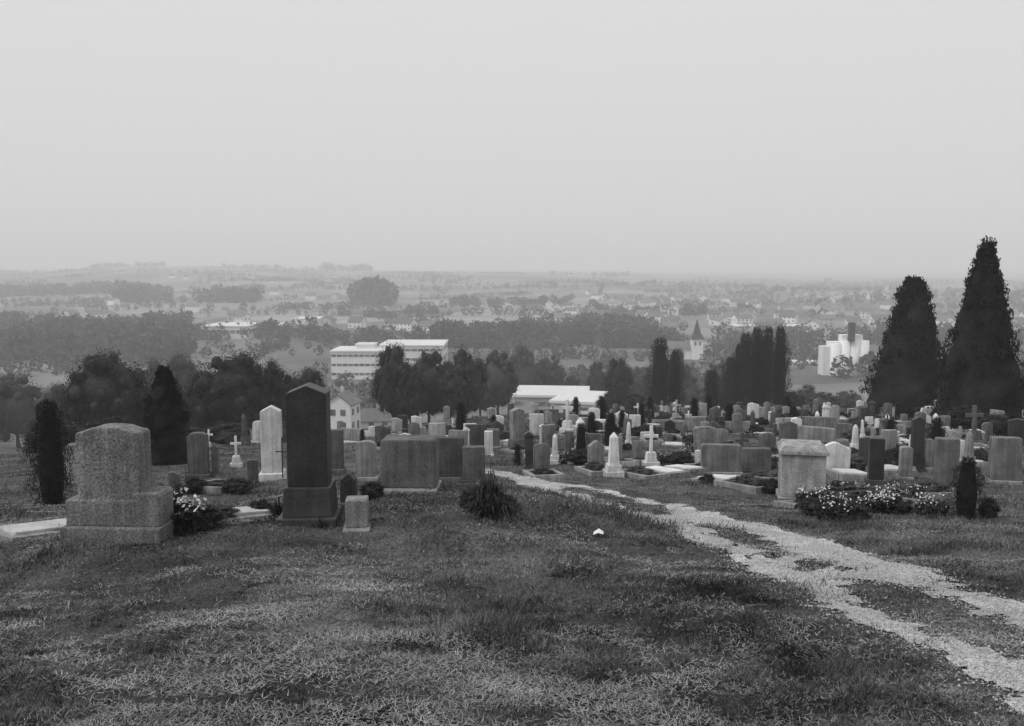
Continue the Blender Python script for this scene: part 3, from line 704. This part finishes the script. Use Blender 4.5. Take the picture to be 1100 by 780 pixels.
for (x,y) in NPOS:
        kd=str(rg.choice(kinds,p=kp)); mt=str(rg.choice(mats,p=mpb))
        if kd in('obelisk','column','cross') and rg.rand()<.4: mt='white'
        z=float(H(x,y)); w,h,t=dims[kd]; sc=rg.uniform(.6,1.3); rot=rg.normal()*.2-.12*(x>3)
        split=y<42; tilt=rg.normal()*.035
        key=(kd,mt)
        sz=(sc*rg.uniform(.8,1.2),sc,sc*rg.uniform(.8,1.15))
        if split:
            if key not in TS: TS[key]=grave_parts(kd,w,h,t,mt)
            r=obj('gravestone',None,(x,y,z-.02),rot=rot,scale=sz)
            for n_,m_ in TS[key]: obj(n_,m_,parent=r)
        else:
            if key not in TJ: TJ[key]=grave_parts(kd,w,h,t,mt,False)
            r=obj('gravestone',TJ[key],(x,y,z-.02),rot=rot,scale=sz)
        r.rotation_euler=(tilt,rg.normal()*.035,rot)
        r['label']=MN[mt]+' '+KN[kd]; r['category']='gravestone'; r['group']='rows of gravestones on the slope'; ng+=1
        if y<58 and rg.rand()<.65:
            kerb_grave(x,y-1.1,float(H(x,y-1.1)),rg.uniform(.6,.9),rg.uniform(1.1,1.6),rot,rg.rand()<.35)
        for q_ in range(2):
            if rg.rand()<.5:
                x2=x+rg.uniform(.3,1.0)*rg.choice([-1,1]); s2=rg.uniform(.25,.75)
                y2=y+rg.uniform(-1.2,.6)
                if not is_path(np.array([x2]),np.array([y2]))[0]:
                    u_=rg.rand()
                    if u_<.17: tree_w('column',x2,y2,float(H(x2,y2)),s2*.9,s2*2.0,'small dark columnar juniper between gravestones','plants between the graves')
                    else: tree_w('bush' if u_<.6 else 'bush_pale',x2,y2,float(H(x2,y2))-.03,s2*1.4,s2*.8,None,'plants between the graves')
print('graves',ng)
# ------------------------------------------------------------------ near shrubs & flowers
def bush_px(px,yt,yb,wp,label,kind='bush'):
    x,y,z=gat(px,yb); s_=depth(y,z)/F; return tree_w(kind,x,y,z-.03,wp*s_,(yb-yt)*s_,label)
bush_px(1037,488,556,36,'dense round dark evergreen beside pale headstone','column')
bush_px(215,532,570,52,'dark leafy shrub beside granite headstone'); bush_px(255,508,530,40,'low dark plant on a grave'); bush_px(210,508,530,30,'low dark plant on a grave')
bush_px(238,535,558,40,'low leafy plant near small markers','bush_pale'); bush_px(280,530,552,30,'low leafy plant beside dark stele'); bush_px(190,515,536,24,'low leafy plant near small markers')
bush_px(878,528,552,44,'low dark flower bed foliage'); bush_px(915,532,553,40,'low leafy flower bed foliage','bush_pale'); bush_px(965,526,553,34,'low leafy grave planting'); bush_px(1000,530,556,30,'low leafy grave planting','bush_pale')
bush_px(905,512,532,40,'low dark planting behind block monument'); bush_px(828,508,530,22,'small shrub beside block monument'); bush_px(556,476,500,10,'small dark conifer at the path end','column')
bush_px(760,505,520,20,'small dark shrub on a grave'); bush_px(1062,528,556,22,'low dark shrub near flower bed'); bush_px(400,510,535,30,'low dark plant beside headstone'); bush_px(340,500,520,20,'low leafy plant behind dark stele')
bush_px(522,508,552,50,'loose leafy bush at mound edge'); bush_px(540,522,552,34,'loose leafy bush at mound edge','bush_pale'); bush_px(503,518,547,26,'loose leafy bush at mound edge')
def flowers(px,py,wp,n,label):
    x,y,z=gat(px,py); s_=depth(y,z)/F; w=wp*s_; r_=RS(int(px)+int(py)); 
    ro=obj('flower_clump',None,(x,y,z)); ro['label']=label; ro['category']='flowers'
    a=r_.uniform(0,6.28,n); q=np.sqrt(r_.rand(n))*w/2; hgt=.12+.2*r_.rand(n)
    c=np.stack([np.cos(a)*q,np.sin(a)*q*.7,hgt+.03],-1)
    v,f=quads(c,.014+.012*r_.rand(n),r_); obj('blossoms',np_mesh('blossoms',v,f,M['blossom']),parent=ro)
    m=n*5; a=r_.uniform(0,6.28,m); q=np.sqrt(r_.rand(m))*w/2; c=np.stack([np.cos(a)*q,np.sin(a)*q*.7,.22*r_.rand(m)],-1)
    v,f=quads(c,.03+.02*r_.rand(m),r_); obj('leaves',np_mesh('leaves',v,f,M['leaf']),parent=ro)
flowers(948,553,34,190,'white flowering clump at bed edge'); flowers(206,573,34,90,'pale flowers on dark plant'); flowers(905,557,60,90,'scattered pale flowers in bed'); flowers(1000,556,36,60,'pale flowers on grave planting'); flowers(745,488,16,50,'pale flowers on a grave'); flowers(830,500,20,60,'pale flowers on a grave'); flowers(192,564,26,40,'pale flowers on dark plant'); flowers(925,540,70,120,'scattered pale flowers in bed'); flowers(970,542,50,80,'scattered pale flowers in bed'); flowers(875,548,40,60,'scattered pale flowers in bed')
rf=RS(91)
for k in range(34):
    flowers(rf.uniform(560,1090),rf.uniform(460,505),rf.uniform(8,20),int(rf.uniform(20,60)),'pale flowers planted between gravestones')
def spiky(px,yb,wp,hp,n,label,lmat='leaf',thin=1.0):
    x,y,z=gat(px,yb); s_=depth(y,z)/F; w=wp*s_; h=hp*s_; r_=RS(int(px)+5)
    ro=obj('spiky_shrub',None,(x,y,z-.02)); ro['label']=label; ro['category']='shrub'
    V_=[];F_=[];o=0
    az=r_.uniform(0,6.28,n); el=r_.uniform(.05,1.0,n)**.6
    for k in range(n):
        rr=np.array([math.cos(az[k]),math.sin(az[k])]); R1=w/2*el[k]*(.5+.7*r_.rand()); H1=h*(1.1-.7*el[k])*(.45+.65*r_.rand())
        b0=rr*R1*.2+r_.normal(size=2)*w*.08; lat=np.array([-rr[1],rr[0]])*(.004+.006*r_.rand())*thin
        P0=[(b0,0),(rr*R1*.6,H1*.65),(rr*R1*.9,H1),(rr*R1*1.1,H1*(.95-.3*el[k]))]
        for q,(b,zz) in enumerate(P0):
            wq=[1,1.2,.8,.1][q]; V_+= [(*(b-lat*wq),zz),(*(b+lat*wq),zz)]
        for q in range(3): F_.append([o+2*q,o+2*q+1,o+2*q+3,o+2*q+2])
        o+=8
    obj('leaves',np_mesh('leaves',np.array(V_),np.array(F_),M[lmat]),parent=ro)
spiky(524,555,74,62,170,'wild thin stemmed shrub at the grassy mound edge','leaf',.6)
spiky(530,556,90,46,120,'loose pale stems around wild shrub','leaf_light',.6)
spiky(300,556,30,26,150,'weeds at foot of dark stele','leaf',.7); spiky(345,566,24,14,120,'weeds at foot of dark stele','leaf',.7); spiky(790,588,20,8,60,'weed tuft on gravel path','leaf',.7); spiky(830,598,20,8,60,'weed tuft on gravel path','leaf',.7)
spiky(95,584,40,9,120,'uncut grass at foot of granite headstone','blade',.5); spiky(150,584,50,9,130,'uncut grass at foot of granite headstone','blade',.5); spiky(384,570,30,8,90,'uncut grass around small marker block','blade',.5); spiky(860,540,40,7,90,'uncut grass around block monument','blade',.5)
spiky(745,484,18,22,120,'tall arching plant on a grave')
for k in range(46):
    a_,b_=rf.uniform(60,900),rf.uniform(560,730)
    q=gat(a_,b_)
    if is_path(np.array([q[0]]),np.array([q[1]]))[0]: continue
    s_=(b_-285)/290
    spiky(a_,b_,rf.uniform(14,30)*s_,rf.uniform(4,8)*s_,70,'rough tuft of uncut grass on the slope','leaf_light' if k%2 else 'blade',.5)
x,y,z=gat(642,578); v=np.array([[-.045,-.03,.04],[.0,-.04,.06],[.05,-.02,.04],[-.035,.03,.05],[.015,.04,.08],[.06,.03,.05]])
o=obj('paper_scrap',np_mesh('paper_scrap',v,np.array([[0,1,4,3],[1,2,5,4]]),M['blossom']),(x,y,z)); o['label']='crumpled white paper scrap lying on grass'; o['category']='litter'
# ------------------------------------------------------------------ haze (the whole valley air, camera stands inside it)
hz=bpy.data.materials.new('haze'); hz.use_nodes=True; nt=hz.node_tree; nt.nodes.remove(nt.nodes['Principled BSDF'])
DEN=.00050
vs=nt.nodes.new('ShaderNodeVolumeScatter'); vs.inputs['Density'].default_value=DEN; vs.inputs['Color'].default_value=(1,1,1,1); vs.inputs['Anisotropy'].default_value=0
em=nt.nodes.new('ShaderNodeEmission'); em.inputs['Strength'].default_value=DEN*.14  # faint glow added to the air, standing in for multiple scattering and ground bounce
ad=nt.nodes.new('ShaderNodeAddShader'); nt.links.new(vs.outputs[0],ad.inputs[0]); nt.links.new(em.outputs[0],ad.inputs[1])
nt.links.new(ad.outputs[0],nt.nodes['Material Output'].inputs['Volume'])
me=MB().frustum(16000,9560,-80,120,bev=0).done('haze',hz); o=obj('haze',me,(0,4740,0),kind='structure')
# ------------------------------------------------------------------ world, sun, camera
EL,AZ=math.radians(50),math.radians(-118)
w=bpy.data.worlds.new('World'); bpy.context.scene.world=w; w.use_nodes=True; nt=w.node_tree; bg=nt.nodes['Background']
sky=nt.nodes.new('ShaderNodeTexSky'); sky.sky_type='NISHITA'; sky.sun_disc=False; sky.sun_elevation=EL; sky.sun_rotation=AZ; sky.dust_density=5
bw=nt.nodes.new('ShaderNodeRGBToBW'); nt.links.new(sky.outputs[0],bw.inputs[0])
tc=nt.nodes.new('ShaderNodeTexCoord'); sx=nt.nodes.new('ShaderNodeSeparateXYZ'); nt.links.new(tc.outputs['Generated'],sx.inputs[0])
gr=mrange(nt,sx.outputs[2],0,.45,7.2,8.2)
mx=nt.nodes.new('ShaderNodeMix'); mx.data_type='FLOAT'; mx.inputs[0].default_value=.93
nt.links.new(bw.outputs[0],mx.inputs[2]); nt.links.new(gr,mx.inputs[3])
cb=nt.nodes.new('ShaderNodeCombineColor')
for i in range(3): nt.links.new(mx.outputs[0],cb.inputs[i])
nt.links.new(cb.outputs[0],bg.inputs[0]); bg.inputs[1].default_value=.1
L=bpy.data.lights.new('sun','SUN'); L.energy=1.5; L.angle=math.radians(16); L.color=(1,1,1)
so=bpy.data.objects.new('sun',L); C.objects.link(so)
d=Vector((math.sin(AZ)*math.cos(EL),math.cos(AZ)*math.cos(EL),math.sin(EL))); so.rotation_euler=(-d).to_track_quat('-Z','Y').to_euler()
cam=bpy.data.cameras.new('camera'); cam.sensor_width=36; cam.lens=F/1100*36; cam.clip_end=20000; cam.clip_start=.1
co=bpy.data.objects.new('camera',cam); C.objects.link(co); co.location=(0,0,0); co.rotation_euler=(math.pi/2-P,0,0)
bpy.context.scene.camera=co
vsn=bpy.context.scene.view_settings; vsn.view_transform='Standard'; vsn.look='None'; vsn.exposure=0; vsn.gamma=1
